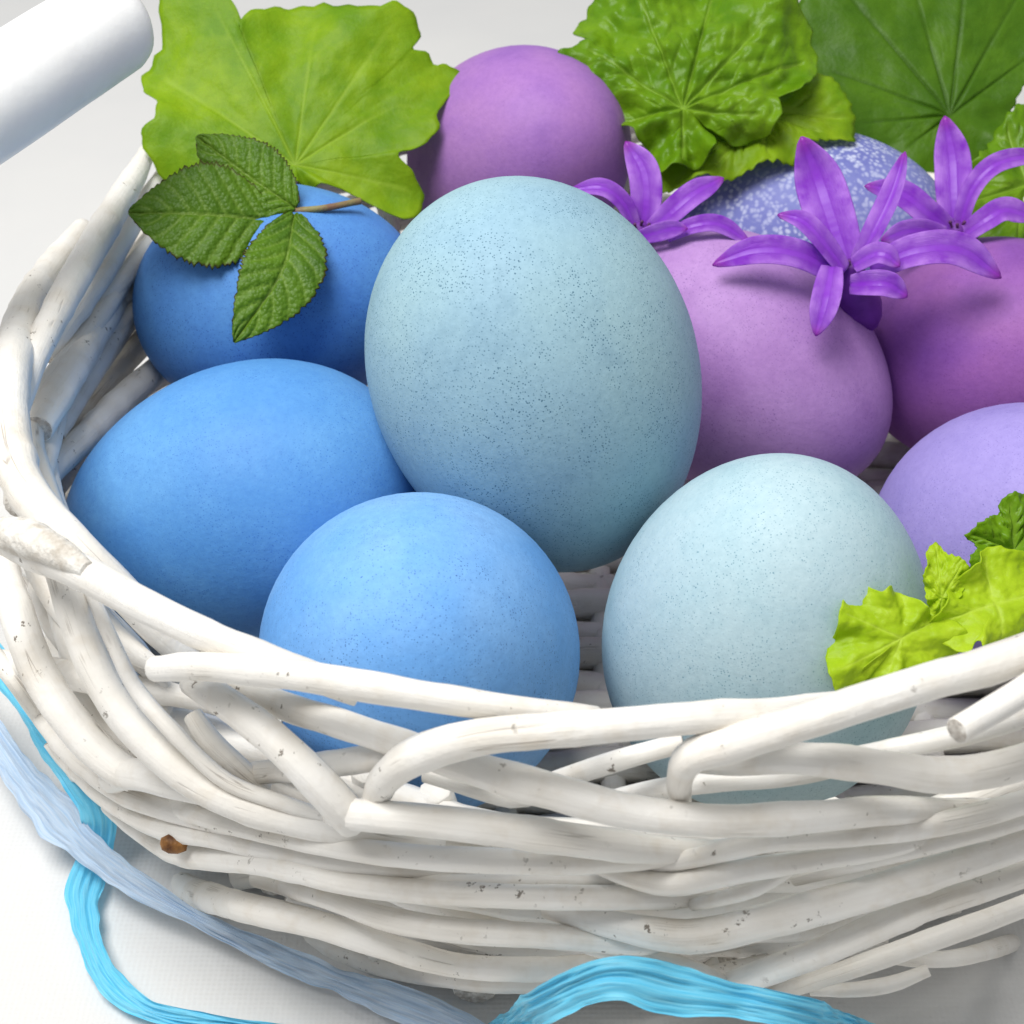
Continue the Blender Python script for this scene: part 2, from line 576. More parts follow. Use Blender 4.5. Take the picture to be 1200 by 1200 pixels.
sl = [surf(4, 628, .5), surf(30, 636, .5), surf(62, 650, .47), surf(104, 673, .42)]
sl = [p - FW * .085 + UP * .05 for p in sl]
tube('split_end', sl, [.18, .23, .21, .10], [M_RAW, M_RAW], rim_b, n=30, sides=14, lump=.12, seed=77)

# weave of the wall, front, each strand traced
W_ = [
    ([(-30, 740, -.3), (18, 798, -.1), (50, 838, .2), (84, 880, .3), (130, 920, .3), (190, 948, .25), (280, 972, .15), (380, 990, -.15)], [12, 14, 17, 18, 17, 15, 13, 11]),
    ([(60, 868, -.1), (86, 898, .2), (130, 938, .3), (185, 968, .3), (260, 984, .25), (360, 1004, .2), (470, 1018, .1), (560, 1018, -.1)], [13, 15, 16, 16, 15, 15, 14, 12]),
    ([(150, 930, .1), (230, 955, .25), (330, 980, .28), (450, 1000, .3), (560, 1008, .3), (680, 1010, .25), (790, 1002, .05), (870, 990, -.2)], [12, 14, 16, 18, 19, 18, 16, 12]),
    ([(128, 945, .0), (180, 985, .25), (222, 1002, .3), (310, 1012, .3), (410, 1034, .3), (500, 1046, .3), (600, 1050, .3), (710, 1052, .25), (800, 1052, .05), (850, 1046, -.2)], [13, 16, 18, 18, 18, 18, 18, 18, 15, 11]),
    ([(86, 905, -.05), (130, 955, .1), (176, 1004, .22), (220, 1042, .32), (290, 1064, .35), (380, 1086, .32), (460, 1112, .3), (540, 1132, .25), (630, 1136, .2), (710, 1126, -.1)], [10, 14, 18, 21, 21, 20, 19, 18, 17, 13]),
    ([(300, 1030, -.1), (380, 1052, .15), (450, 1076, .25), (530, 1090, .3), (640, 1097, .3), (740, 1106, .25), (810, 1110, .0)], [12, 15, 17, 18, 18, 17, 12]),
    ([(640, 1066, -.05), (720, 1084, .25), (808, 1097, .4), (900, 1078, .4), (1000, 1052, .38), (1085, 1026, .35), (1200, 988, .35), (1300, 940, .3)], [13, 20, 24, 25, 25, 24, 23, 22]),
    ([(690, 1108, .0), (735, 1118, .22), (790, 1132, .35), (852, 1158, .45)], [13, 16, 18, 17]),
    ([(840, 1160, .4), (900, 1138, .5), (967, 1113, .5), (1083, 1063, .45), (1190, 1026, .4), (1300, 975, .35)], [17, 20, 21, 21, 20, 19]),
    ([(890, 1172, .1), (940, 1154, .25), (1000, 1134, .3), (1085, 1104, .3), (1200, 1062, .3), (1300, 1015, .3)], [11, 13, 15, 16, 16, 16]),
    ([(950, 1160, .25), (1000, 1160, .4), (1045, 1153, .45), (1088, 1137, .45)], [9, 11, 12, 9]),
    ([(1040, 1122, .1), (1100, 1124, .3), (1150, 1116, .35), (1220, 1092, .3), (1300, 1050, .2)], [9, 12, 13, 13, 12]),
    ([(690, 1010, .0), (740, 1028, .2), (790, 1036, .3), (860, 1022, .32), (950, 1008, .3), (1040, 994, .25), (1130, 968, .1)], [12, 15, 17, 17, 16, 15, 12]),
    ([(812, 1060, .15), (850, 1052, .3), (890, 1040, .32), (935, 1014, .2)], [9, 11, 11, 8]),
    ([(700, 1022, -.1), (800, 1008, .15), (900, 985, .28), (1000, 978, .3), (1100, 966, .3), (1200, 940, .3), (1300, 900, .2)], [11, 14, 16, 17, 17, 17, 16]),
    ([(930, 1030, .0), (1020, 1006, .2), (1110, 985, .25), (1210, 955, .25), (1300, 915, .2)], [11, 14, 15, 15, 15]),
    ([(250, 1046, -.3), (350, 1098, -.05), (450, 1132, .0), (560, 1150, .0), (680, 1152, .0), (800, 1150, -.1), (900, 1130, -.3)], 15),
    ([(340, 1002, .0), (430, 1024, .12), (520, 1034, .15), (620, 1032, .12), (720, 1034, .0)], 12),
]
kn = None
for i, (p, hw) in enumerate(W_):
    o = strand('weave_strand', p, hw)
    if i == 3:
        kn = o
# brown knot left on one strand
kc = surf(202, 990, .46)
kv, kf = [], []
for a in range(5):
    for b in range(10):
        th, ph = a / 4 * math.pi / 2, b / 10 * 2 * math.pi
        rr = .155 * math.sin(th) * (1 + .25 * mnoise.noise((b * 1.3, 0, 2)))
        kv.append(kc + RT * rr * math.cos(ph) * 1.15 + UP * rr * math.sin(ph) * .8 - FW * (.08 * math.cos(th) - .04))
for a in range(4):
    for b in range(10):
        kf.append((a * 10 + b, a * 10 + (b + 1) % 10, (a + 1) * 10 + (b + 1) % 10, (a + 1) * 10 + b))
mesh_obj('knot', kv, kf, M_KNOT, kn)

# rods of the inner wall seen past the eggs, left
for p, hw in [
    ([(174, 176, 5.6), (150, 220, 5.8), (112, 284, 6.0), (74, 350, 6.1), (40, 420, 6.0), (22, 480, 5.7)], [10, 17, 20, 20, 18, 14]),
    ([(190, 206, 5.3), (160, 252, 5.4), (122, 318, 5.4), (84, 372, 5.3), (56, 420, 5.0)], [10, 13, 15, 15, 13]),
    ([(182, 262, 4.3), (150, 318, 4.5), (106, 396, 4.8), (70, 458, 5.0), (44, 502, 5.1)], [18, 20, 21, 21, 21]),
    ([(200, 420, 3.2), (150, 462, 3.6), (100, 512, 4.0), (58, 552, 4.3), (20, 592, 4.5)], [17, 19, 19, 19, 18]),
    ([(176, 330, 3.6), (140, 392, 3.9), (104, 446, 4.2), (66, 510, 4.4)], [12, 13, 13, 12]),
    ([(178, 380, 3.0), (140, 436, 3.4), (100, 484, 3.7), (60, 530, 4.0)], [12, 14, 14, 13]),
    ([(52, 520, 4.4), (56, 560, 4.5), (70, 612, 4.4), (110, 690, 3.8)], [15, 16, 17, 17]),
    ([(60, 330, 5.0), (30, 400, 5.3), (0, 470, 5.2)], [16, 18, 18]),
]:
    strand_z('rim_strand', p, hw)

# procedural weave: rows that close the wall all the way round, behind the traced strands
rng = random.Random(3)
row = 0
z = .35
while z < 4.25:
    for s in range(3):
        t0 = (s * 120 + row * 43 + rng.uniform(-8, 8))
        span = 122
        ptsl = []
        ph = (row % 2) * math.pi
        for k in range(27):
            th = math.radians(t0 + span * k / 26)
            front = 190 < (math.degrees(th) % 360) < 345
            amp = .10 if front else .22
            ptsl.append(ring(th, z + .10 * math.sin(th * 5 + row) + .12 * (k / 26 - .5), (-.72 if 224 < (math.degrees(th) % 360) < 345 else -.3 if front else -.05) + amp * math.sin(th * 13 + ph)))
        cnt[0] += 1
        tube('weave_strand', ptsl, [.07] + [rng.uniform(.17, .21)] * 25 + [.07], [M_W, M_W], basket, n=54, sides=8, seed=cnt[0])
    z += .37
    row += 1
for z in (4.3, 4.66, 5.0):
    for t0, t1 in ((118, 226), (95, 178)):
        cnt[0] += 1
        q = [ring(math.radians(t0 + (t1 - t0) * k / 16), z + .08 * math.sin(k * .8 + z), -.38 + .1 * math.sin(k * 1.3 + z * 9)) for k in range(17)]
        tube('weave_strand', q, [.07] + [.19] * 15 + [.07], [M_W, M_W], basket, n=40, sides=8, seed=cnt[0])
# upright stakes
for i in range(26):
    th = 2 * math.pi * (i + .5) / 26
    if 125 < math.degrees(th) < 222:
        continue
    zt = 4.3 if th > math.pi else 3.9
    cnt[0] += 1
    ln = .06 * rng.uniform(-1, 1)
    tube('stake', [ring(th, .25, -.9), ring(th + ln, 2.0, -.95), ring(th + ln * 1.5, 3.4, -.95), ring(th + ln * 2, zt, -.85)], .19, [M_W, M_W], basket, n=10, sides=8, seed=cnt[0])
# braided rim, back and right
for i in range(10):
    t0 = -18 + i * 13.5
    for lay in range(2):
        cnt[0] += 1
        zz = 4.85 - 1.2 * math.exp(-((t0 + 22 - 52) / 30) ** 2)
        q = []
        for k in range(9):
            u = k / 8
            th = math.radians(t0 + lay * 6 + u * 44)
            q.append(ring(th, zz + .32 * math.sin(u * math.pi) + lay * .12 - .15, -.30 + .75 * math.sin(u * math.pi * 1.15 + lay * .5)))
        tube('rim_strand', q, [.16, .2, .23, .24, .24, .24, .23, .2, .16], [M_W, M_END], basket, n=26, sides=10, seed=cnt[0])
# woven bottom
for i in range(27):
    y = -7.0 + i * .6
    b = 7.1 if y < 0 else 9.1
    if abs(y) >= b:
        continue
    x = 7.9 * math.sqrt(1 - (y / b) ** 2)
    cnt[0] += 1
    tube('base_strand', [(-.6 - x + 2 * x * k / 8, y, .48 + .12 * (-1) ** (k + i)) for k in range(9)], .27, [M_W, M_END], basket, n=26, sides=8, seed=cnt[0])
for i in range(9):
    x = -.6 - 6.4 + i * 1.6
    h = math.sqrt(max(.05, 1 - ((x + .6) / 7.9) ** 2))
    cnt[0] += 1
    tube('base_stake', [(x, -7.0 * h, .45), (x, 0, .45), (x, 9.0 * h, .45)], .2, [M_W, M_END], basket, n=12, sides=8, seed=cnt[0])
# rod end poking out under the wall
q0 = Pz(556, 1160, .32)
tube('foot_stake', [q0 + np.array([.1, 1.6, .1]), q0 + np.array([.03, .8, .05]), q0], .29, [M_W, M_END], basket, n=10, sides=14, seed=91)

# handle: a painted wooden grip on a wire bail
h0, h1 = Pd(-170, 222, 20.6), Pd(128, 30, 23.8)
grip = tube('handle', [h0, h0 + (h1 - h0) * .33, h0 + (h1 - h0) * .66, h1], [.74, .745, .745, .735], [M_DOWEL], basket, n=30, sides=36, lump=.004, dome=.62, seed=5)
hd = (h0 - h1) / np.linalg.norm(h0 - h1)
e0 = h0 + hd * .4
tube('wire', [h0 - hd * .5, e0, e0 + hd * .5 + np.array([0, 0, -.25]), e0 + hd * .7 + np.array([.1, .2, -1.6]), np.array([-9.9, -3.2, 6.4]), np.array([-9.35, -2.6, 5.0])], .09, [M_WIRE], grip, n=30, sides=8, lump=0, seed=6)


# ------------------------------------------------------------------ eggs
def egg(cx, cy, b, a, ang, tilt, d, mat, label, k=.07, flip=1, ratio=1.30):
    Wd = b * d / F
    L = Wd * ratio
    r = a / b
    c2 = max(0, min(1, (r * r - 1) / (ratio ** 2 - 1)))
    tau = tilt * math.acos(math.sqrt(c2))
    an = math.radians(ang)
    ax = math.cos(tau) * (math.cos(an) * RT + math.sin(an) * UP) - math.sin(tau) * FW
    ax = ax * flip
    nu, nv = 48, 64
    V, Fc = [], []
    for i in range(nu + 1):
        u = math.pi * i / nu
        t = math.cos(u)
        rr = Wd * math.sin(u) * (1 - k * t - .35 * k * t * t + .17 * k)
        for j in range(nv if 0 < i < nu else 1):
            v = 2 * math.pi * j / nv
            V.append((rr * math.cos(v), rr * math.sin(v), L * t))
    idx = lambda i, j: 0 if i == 0 else (1 + (nu - 1) * nv if i == nu else 1 + (i - 1) * nv + j % nv)
    for i in range(nu):
        for j in range(nv):
            q = [idx(i, j), idx(i + 1, j), idx(i + 1, j + 1), idx(i, j + 1)]
            q = list(dict.fromkeys(q))
            Fc.append(tuple(q))
    o = mesh_obj('egg', V, Fc, mat)
    o.location = Vector(Pd(cx, cy, d) * CM)
    o.rotation_euler = Vector(ax).to_track_quat('Z', 'Y').to_euler()
    return tag(o, label, 'egg', 'dyed eggs in the basket')


DK = srgb(40, 80, 120)
egg(492, 765, 186, 190, 80, 1, 21.12, egg_mat('shell_sky_blue', srgb(108, 166, 228), srgb(134, 184, 236), srgb(52, 88, 150), .55), 'sky blue egg upright at the front, just behind the rim of the basket')
egg(897, 742, 187, 214, 85, 1, 21.58, egg_mat('shell_pale_aqua', srgb(178, 202, 210), srgb(164, 196, 206), srgb(98, 138, 156), .6), 'pale aqua egg at the front, partly covered by the bright lime leaf', flip=1)
egg(630, 448, 189, 233, 111, 1, 22.98, egg_mat('shell_speckled_aqua', srgb(156, 188, 198), srgb(146, 180, 198), srgb(66, 104, 126), .95), 'large speckled grey-aqua egg standing highest in the middle', flip=-1, k=.06)
egg(285, 594, 163, 216, 14, 1, 24.06, egg_mat('shell_azure', srgb(86, 146, 208), srgb(102, 160, 214), srgb(30, 84, 170), .4), 'azure blue egg lying on its side against the left rim', flip=-1, k=.09, ratio=1.33)
egg(327, 352, 134, 172, 5, 1, 26.67, egg_mat('shell_deep_blue', srgb(74, 128, 202), srgb(92, 148, 208), srgb(22, 54, 140), .6), 'deep blue egg with the three-part bramble leaf lying on it')
egg(610, 182, 123, 131, 0, 1, 30.01, egg_mat('shell_orchid', srgb(166, 120, 182), srgb(150, 104, 182), srgb(96, 56, 130), .25), 'orchid purple egg at the back beside the broad lime leaf')
egg(944, 284, 131, 166, 0, 1, 30.5, egg_mat('shell_mottled_lavender', srgb(128, 134, 190), srgb(114, 120, 184), srgb(78, 84, 150), .2, srgb(206, 212, 232)), 'lavender-blue egg mottled with white, behind the purple flowers')
egg(868, 430, 145, 186, -35, 1, 27.07, egg_mat('shell_mauve', srgb(178, 138, 196), srgb(162, 118, 182), srgb(96, 62, 130), .45), 'mauve egg right of the speckled aqua egg, under a flower petal', flip=1)
egg(1165, 412, 132, 152, 0, 1, 27.39, egg_mat('shell_magenta', srgb(154, 98, 168), srgb(136, 84, 168), srgb(92, 36, 110), .3), 'magenta purple egg cut off by the right edge, under the flowers')
egg(1190, 632, 157, 162, 60, 1, 24.07, egg_mat('shell_lavender', srgb(164, 150, 214), srgb(154, 142, 208), srgb(96, 84, 160), .4), 'plain lavender egg at the right behind the bright lime leaf')


# ------------------------------------------------------------------ leaves
def seg_dist(p, a, b):
    ab = b - a
    t = np.clip(((p - a) @ ab) / (ab @ ab), 0, 1)
    return np.linalg.norm(p - (a + t[:, None] * ab), axis=1), t


def leaf_obj(name, outline, center, veins, d0, normal, mat, parent=None, dome=.0, ruffle=.0, rk=7, crinkle=.05, vdepth=.05, vw=5., seed=1,
             tooth=.0, nteeth=60, NB=220, NR=30, curl=None, thick=.02, vh=1., branch=.7):
    """a broad leaf: outline and veins traced in the photo, laid on a tilted plane, then curved, veined and crinkled"""
    ol = np.array(outline, float)
    cl = np.vstack([ol, ol[:1]])
    sm = catmull(np.hstack([cl, np.zeros((len(cl), 1))]), NB + 1)[:-1, :2]
    c = np.array(center, float)
    dirs = sm - c
    rad = np.linalg.norm(dirs, axis=1)
    mean = rad.mean()
    if tooth:
        s = np.arange(NB) / NB
        saw = np.abs(((s * nteeth) % 1) - .5) * 2
        jit = np.array([mnoise.noise((math.cos(2 * math.pi * x) * 9, math.sin(2 * math.pi * x) * 9, seed)) for x in s])
        dirs = dirs * (1 + (tooth * (saw - .5) * (1 + jit) + tooth * .6 * jit) * (mean / np.maximum(rad, 1)))[:, None]
    pts = [c[None, :]]
    rho = [np.zeros(1)]
    for i in range(1, NR + 1):
        q = (i / NR)
        pts.append(c + dirs * q)
        rho.append(np.full(NB, q))
    pts = np.vstack(pts)
    rho = np.concatenate(rho)
    mask = np.zeros(len(pts))
    for (vx, vy) in veins:
        v = np.array([vx, vy], float)
        dist, t = seg_dist(pts, c, v)
        mask = np.maximum(mask, np.exp(-(dist / (vw * (1.15 - .75 * t))) ** 2))
        ln = np.linalg.norm(v - c)
        u = (v - c) / ln
        pr = np.array([-u[1], u[0]])
        for q, sd in ((.3, 1), (.38, -1), (.5, 1), (.58, -1), (.7, 1), (.78, -1)):
            a = c + u * ln * q
            e = a + (u * .75 + pr * sd * .65) * ln * .32 * (1.1 - q * .5)
            dist, t = seg_dist(pts, a, e)
            mask = np.maximum(mask, branch * np.exp(-(dist / (vw * .55 * (1.1 - .7 * t))) ** 2))
    n = np.array(normal, float)
    n /= np.linalg.norm(n)
    p0 = Pd(center[0], center[1], d0)
    pxs = mean
    V = []
    for i, (x, y) in enumerate(pts):
        r = ray(x, y)
        q = CAM + r * (((p0 - CAM) @ n) / (r @ n))
        dx, dy = (x - c[0]) / pxs, (y - c[1]) / pxs
        th = math.atan2(dy, dx)
        h = -dome * (dx * dx + dy * dy)
        h += ruffle * rho[i] ** 2.2 * math.sin(rk * th + seed + 1.2 * mnoise.noise((dx * 2, dy * 2, seed)))
        cr = mnoise.noise((dx * 5 + seed, dy * 5, seed * 1.7)) + .5 * mnoise.noise((dx * 11 + seed, dy * 11, seed))
        h += crinkle * cr * (1 - vh * mask[i]) - vdepth * mask[i] * (1 - .5 * rho[i])
        h += crinkle * .9 * (1 - vh * mask[i])
        if curl:
            h += curl(dx, dy)
        V.append(q + n * h)
    Fc = [(0, 1 + j, 1 + (j + 1) % NB) for j in range(NB)]
    for i in range(1, NR):
        a, b = 1 + (i - 1) * NB, 1 + i * NB
        for j in range(NB):
            j2 = (j + 1) % NB
            Fc.append((a + j, b + j, b + j2, a + j2))
    o = mesh_obj(name, V, Fc, mat, parent, attr={'vein': mask, 'edge': rho})
    md = o.modifiers.new('thickness', 'SOLIDIFY')
    md.thickness = thick * CM
    md.offset = 0
    return o


z5 = lambda L: [(150 + x * .3417, y * .3417) for x, y in L]
lobe = z5([(100, -60), (210, -90), (320, -40), (375, 40), (383, 98), (394, 58), (440, 30), (520, 8), (640, -2), (780, 14), (860, 18), (930, 6), (985, 45), (1002, 110), (980, 152),
           (1035, 162), (1056, 198), (1095, 190), (1142, 220), (1132, 275), (1112, 310), (1066, 380), (1062, 450), (1030, 490), (985, 518), (945, 524), (925, 534), (955, 566),
           (1000, 620), (1016, 680), (992, 735), (955, 752), (890, 730), (815, 690), (720, 652), (610, 640), (560, 640), (440, 660), (300, 680), (170, 640), (112, 598), (65, 525), (44, 455), (90, 412), (98, 372), (92, 335), (52, 300), (38, 245), (85, 180), (110, 120), (104, 40)])
o = leaf_obj('leaf', lobe, (346, 194), z5([(300, 20), (640, 60), (900, 90), (1060, 260), (960, 640), (130, 260), (110, 480)]), 28.1, (.08, -.66, .75), M_LIME,
             dome=.12, ruffle=.17, rk=7, crinkle=.05, vdepth=.012, vw=1.9, vh=.2, branch=.4, seed=3, tooth=.024, nteeth=46)
tag(o, 'broad lime green lobed leaf standing behind the bramble leaf, upper left', 'leaf', 'leaves tucked round the eggs')

r1 = [(700, -30), (685, 5), (671, 30), (686, 47), (654, 66), (672, 80), (690, 96), (712, 122), (732, 152), (750, 168), (762, 182), (774, 206), (792, 198), (815, 196), (833, 185), (838, 164), (828, 140),
      (858, 166), (880, 160), (906, 155), (915, 130), (911, 116), (936, 108), (955, 86), (964, 58), (956, 34), (954, 14), (940, 4), (925, -20), (850, -50), (760, -50)]
o = leaf_obj('leaf', r1, (800, 130), [(690, 60), (750, 0), (835, -10), (900, 20), (945, 60), (890, 140), (800, 190), (725, 140)], 28.5, (-.05, -.62, .72), M_MID,
             dome=.22, ruffle=.30, rk=7, crinkle=.16, vdepth=.04, vw=3.0, vh=.45, branch=.35, seed=8, tooth=.03, nteeth=40, NB=300, NR=56)
tag(o, 'crinkled mid green leaf with toothed lobes, right of the orchid egg', 'leaf', 'leaves tucked round the eggs')
r1b = [(764, 188), (782, 214), (822, 203), (848, 206), (876, 197), (905, 190), (930, 187), (948, 168), (975, 158), (1002, 154), (1003, 128), (988, 102), (962, 80), (900, 60), (840, 95), (800, 140)]
o = leaf_obj('leaf', r1b, (890, 130), [(840, 190), (900, 180), (960, 150), (990, 130)], 29.0, (-.05, -.4, .9), M_LIME, dome=.15, ruffle=.1, crinkle=.05, vdepth=.05, seed=4, tooth=.04, nteeth=50, NR=20)
tag(o, 'yellow-green leaf peeping out below the crinkled leaf, above the mottled egg', 'leaf', 'leaves tucked round the eggs')
r2 = [(965, -50), (938, 0), (942, 40), (940, 70), (950, 95), (960, 120), (972, 150), (990, 180), (1030, 205), (1070, 225), (1100, 240), (1130, 215), (1152, 186), (1176, 156), (1186, 130), (1200, 100), (1225, 60), (1235, 0), (1200, -60), (1100, -80)]
o = leaf_obj('leaf', r2, (1113, 136), [(985, -20), (1060, -60), (1135, -60), (1200, -20), (1215, 60), (975, 80), (1010, 145), (1060, 175)], 31.0, (.05, -.62, .7), M_DARK,
             dome=.12, ruffle=.1, crinkle=.045, vdepth=.025, vw=2.0, vh=.5, branch=.35, seed=11, tooth=.03, nteeth=70)
tag(o, 'dark green leaf with fanned veins in the upper right corner', 'leaf', 'leaves tucked round the eggs')
r3 = [(1178, 138), (1195, 126), (1230, 125), (1272, 160), (1290, 220), (1270, 285), (1205, 296), (1150, 292), (1112, 272), (1098, 236), (1118, 206), (1150, 182)]
o = leaf_obj('leaf', r3, (1205, 215), [(1180, 150), (1125, 240), (1190, 280), (1265, 190)], 28.9, (.1, -.5, .8), M_MID, dome=.1, ruffle=.2, crinkle=.08, vdepth=.06, seed=14, tooth=.05, nteeth=40, NR=16)
tag(o, 'small green leaf at the right edge behind the rightmost flower', 'leaf', 'leaves tucked round the eggs')
bright = tag(empty('leaf', Pd(1093, 735, 19.3)), 'bright lime frilled leaf hanging over the front rim at the right', 'leaf', 'leaves tucked round the eggs')
lb = [(1104, 722), (1088, 716), (1074, 703), (1061, 695), (1050, 691), (1043, 687), (1036, 689), (1031, 694), (1020, 686), (1010, 684), (1000, 687), (994, 697), (985, 708), (980, 722), (980, 742), (974, 762), (970, 786), (976, 802), (984, 818), (1000, 818), (1007, 800), (1011, 782),
      (1017, 802), (1035, 812), (1056, 800), (1070, 806), (1090, 800), (1104, 786), (1122, 770), (1130, 748), (1122, 730)]
leaf_obj('lobe', lb, (1055, 748), [(990, 720), (985, 785), (1040, 795), (1093, 730)], 19.2, (.12, -.66, .72), M_BRIGHT, bright, dome=.06, ruffle=.14, rk=7, crinkle=.03, vdepth=.0, vw=2, vh=.3, branch=.4, seed=21, tooth=.018, nteeth=30, NB=260, thick=.012)
lb = [(1094, 740), (1089, 715), (1084, 692), (1082, 674), (1087, 660), (1085, 650), (1090, 641), (1097, 638), (1104, 645), (1110, 650), (1120, 652), (1129, 656), (1136, 668), (1130, 690), (1118, 712), (1108, 738)]
leaf_obj('lobe', lb, (1104, 700), [(1097, 645), (1125, 665), (1097, 735)], 19.55, (-.25, -.75, .5), M_BRIGHT, bright, dome=.08, ruffle=.07, rk=6, crinkle=.04, vdepth=.01, vw=2, vh=.3, branch=.4, seed=27, tooth=.05, nteeth=30, NR=20, thick=.012)
lb = [(1094, 734), (1106, 714), (1120, 690), (1134, 668), (1148, 656), (1160, 643), (1174, 638), (1186, 642), (1205, 646), (1235, 662), (1262, 715), (1222, 770), (1175, 780), (1146, 772), (1136, 752), (1126, 766), (1112, 758)]
leaf_obj('lobe', lb, (1165, 708), [(1098, 732), (1165, 650), (1235, 690), (1170, 765)], 19.45, (.3, -.6, .65), M_BRIGHT, bright, dome=.10, ruffle=.12, rk=6, crinkle=.035, vdepth=.0, vw=2.4, vh=.3, branch=.4, seed=33, tooth=.02, nteeth=40, NB=240, thick=.012,
         curl=lambda x, y: .12 * math.sin(2.6 * (x + y * 1.3)))
kids_local(bright)
r4b = [(1134, 626), (1150, 611), (1168, 602), (1176, 600), (1174, 589), (1180, 580), (1196, 577), (1218, 582), (1235, 620), (1225, 660), (1180, 668), (1142, 668), (1134, 655), (1146, 640)]
o = leaf_obj('leaf', r4b, (1190, 645), [(1145, 625), (1185, 590), (1220, 600)], 20.6, (.1, -.6, .7), M_MID, dome=.05, ruffle=.1, crinkle=.06, vdepth=.06, vw=4, seed=25, tooth=.05, nteeth=40, NR=16)
tag(o, 'small darker green leaf behind the bright lime leaf, on the lavender egg', 'leaf', 'leaves tucked round the eggs')


def leaflet(name, base, mid, tip, hw, mat, parent, normal, seed, fold=.10, curve=.0):
    """a bramble leaflet: serrated, with feathered veins pressed in"""
    path = catmull([base, mid, tip], 61)
    n0 = np.array(normal, float)
    n0 /= np.linalg.norm(n0)
    NU, NVv = 61, 41
    t, _, _ = frames(path)
    V, mask, edge, Fc = [], [], [], []
    nv = 8
    for i in range(NU):
        s = i / (NU - 1)
        side = np.cross(n0, t[i])
        side /= np.linalg.norm(side)
        nn = np.cross(t[i], side)
        wdt = hw * (math.sin(math.pi * min(1, (s * .97 + .03)) ** .88) ** .85)
        wdt = max(wdt, .012)
        for j in range(NVv):
            v = (j / (NVv - 1)) * 2 - 1
            saw = ((s * 26 + (0 if v > 0 else .5)) % 1)
            ww = wdt * (1 + .13 * (saw - .5) * abs(v) ** 7 + .06 * mnoise.noise((s * 40, v, seed)) * abs(v) ** 4)
            q = s - abs(v) * .22
            fr = (q * nv + (.0 if v > 0 else .35)) % 1
            dv = min(fr, 1 - fr) / nv
            mm = math.exp(-(abs(v) * wdt / .022) ** 2)
            sv = math.exp(-(dv / .012) ** 2) * .8 * (1 - abs(v) * .5)
            m = max(mm, sv)
            fine = mnoise.noise((s * 30, v * 12, seed))
            h = .035 * (1 - m) * (math.sin(math.pi * fr) if True else 0) - .03 * mm + .008 * fine
            h += -fold * wdt * .6 + fold * abs(v) * wdt * 1.2 - .12 * (abs(v) ** 2.5) * wdt
            V.append(path[i] + side * v * ww + nn * h - t[i] * (abs(v) * -.03) * hw)
            mask.append(m)
            edge.append(max(abs(v), .0))
    for i in range(NU - 1):
        for j in range(NVv - 1):
            a = i * NVv + j
            Fc.append((a, a + 1, a + NVv + 1, a + NVv))
    o = mesh_obj(name, V, Fc, mat, parent, attr={'vein': mask, 'edge': edge})
    md = o.modifiers.new('thickness', 'SOLIDIFY')
    md.thickness = .02 * CM
    md.offset = 0
    return o


J = Pd(349, 247, 25.25)
sprig = tag(empty('bramble_sprig', J), 'dark green three-part bramble leaf with serrated edges lying on the deep blue egg', 'leaf', 'leaves tucked round the eggs')
leaflet('leaflet', Pd(347, 244, 25.2), Pd(293, 207, 25.2), Pd(231, 160, 25.4), .60, M_BERRY, sprig, (.1, -.7, .72), 2)
leaflet('leaflet', Pd(322, 258, 25.15), Pd(240, 250, 24.8), Pd(152, 249, 24.8), .86, M_BERRY, sprig, (-.15, -.62, .75), 5)
leaflet('leaflet', Pd(345, 250, 25.0), Pd(330, 318, 24.3), Pd(275, 400, 24.1), .62, M_BERRY, sprig, (.1, -.8, .6), 9)
tube('stem', [Pd(318, 259, 25.2), Pd(335, 250, 25.2), J, Pd(385, 243, 25.3), Pd(422, 235, 25.55)], [.035, .04, .055, .055, .06], [M_STEM, M_STEM], sprig, n=24, sides=8, lump=.15, seed=3)
kids_local(sprig)


# ------------------------------------------------------------------ hyacinth flowers
def petal(parent, pts, hw, roll=0., cup=.35, thick=.034, twist=0.):
    """a fleshy strap petal: pts are (px, py, depth), hw its half width in photo px"""
    q = [Pd(*p) for p in pts]
    c = catmull(q, 30)
    t, _, _ = frames(c)
    hwc = .86 * hw * np.mean([p[2] for p in pts]) / F
    V, al, ac, Fc = [], [], [], []
    NS = 18
    for i in range(30):
        s = i / 29
        vw_ = c[i] - CAM
        vw_ /= np.linalg.norm(vw_)
        side = np.cross(t[i], -vw_)
        side /= np.linalg.norm(side)
        a = roll + twist * s
        nn = np.cross(side, t[i])
        side, nn = side * math.cos(a) + nn * math.sin(a), nn * math.cos(a) - side * math.sin(a)
        wv = hwc * (.55 + .45 * math.sin(math.pi * min(1, .12 + s * .75))) * (1 - max(0, (s - .62) / .38) ** 2.4 * .82)
        tk = thick * (1.15 - .3 * s) * (1 + 1.0 * max(0, (s - .85) / .15))
        if i in (0, 29):
            wv *= .35
            tk *= .4
        for j in range(NS):
            ph = 2 * math.pi * j / NS
            x = math.cos(ph)
            V.append(c[i] + side * x * wv + nn * (math.sin(ph) * tk + cup * wv * (x * x - .45) - .05 * wv * math.exp(-(x / .15) ** 2) * (1 if math.sin(ph) > 0 else 0)))
            al.append(s)
            ac.append(abs(x))
    for i in range(29):
        for j in range(NS):
            j2 = (j + 1) % NS
            Fc.append((i * NS + j, i * NS + j2, (i + 1) * NS + j2, (i + 1) * NS + j))
    Fc.append(tuple(range(NS))[::-1])
    Fc.append(tuple(range(29 * NS, 30 * NS)))
    return mesh_obj('petal', V, Fc, M_PETAL, parent, attr={'along': al, 'across': ac})


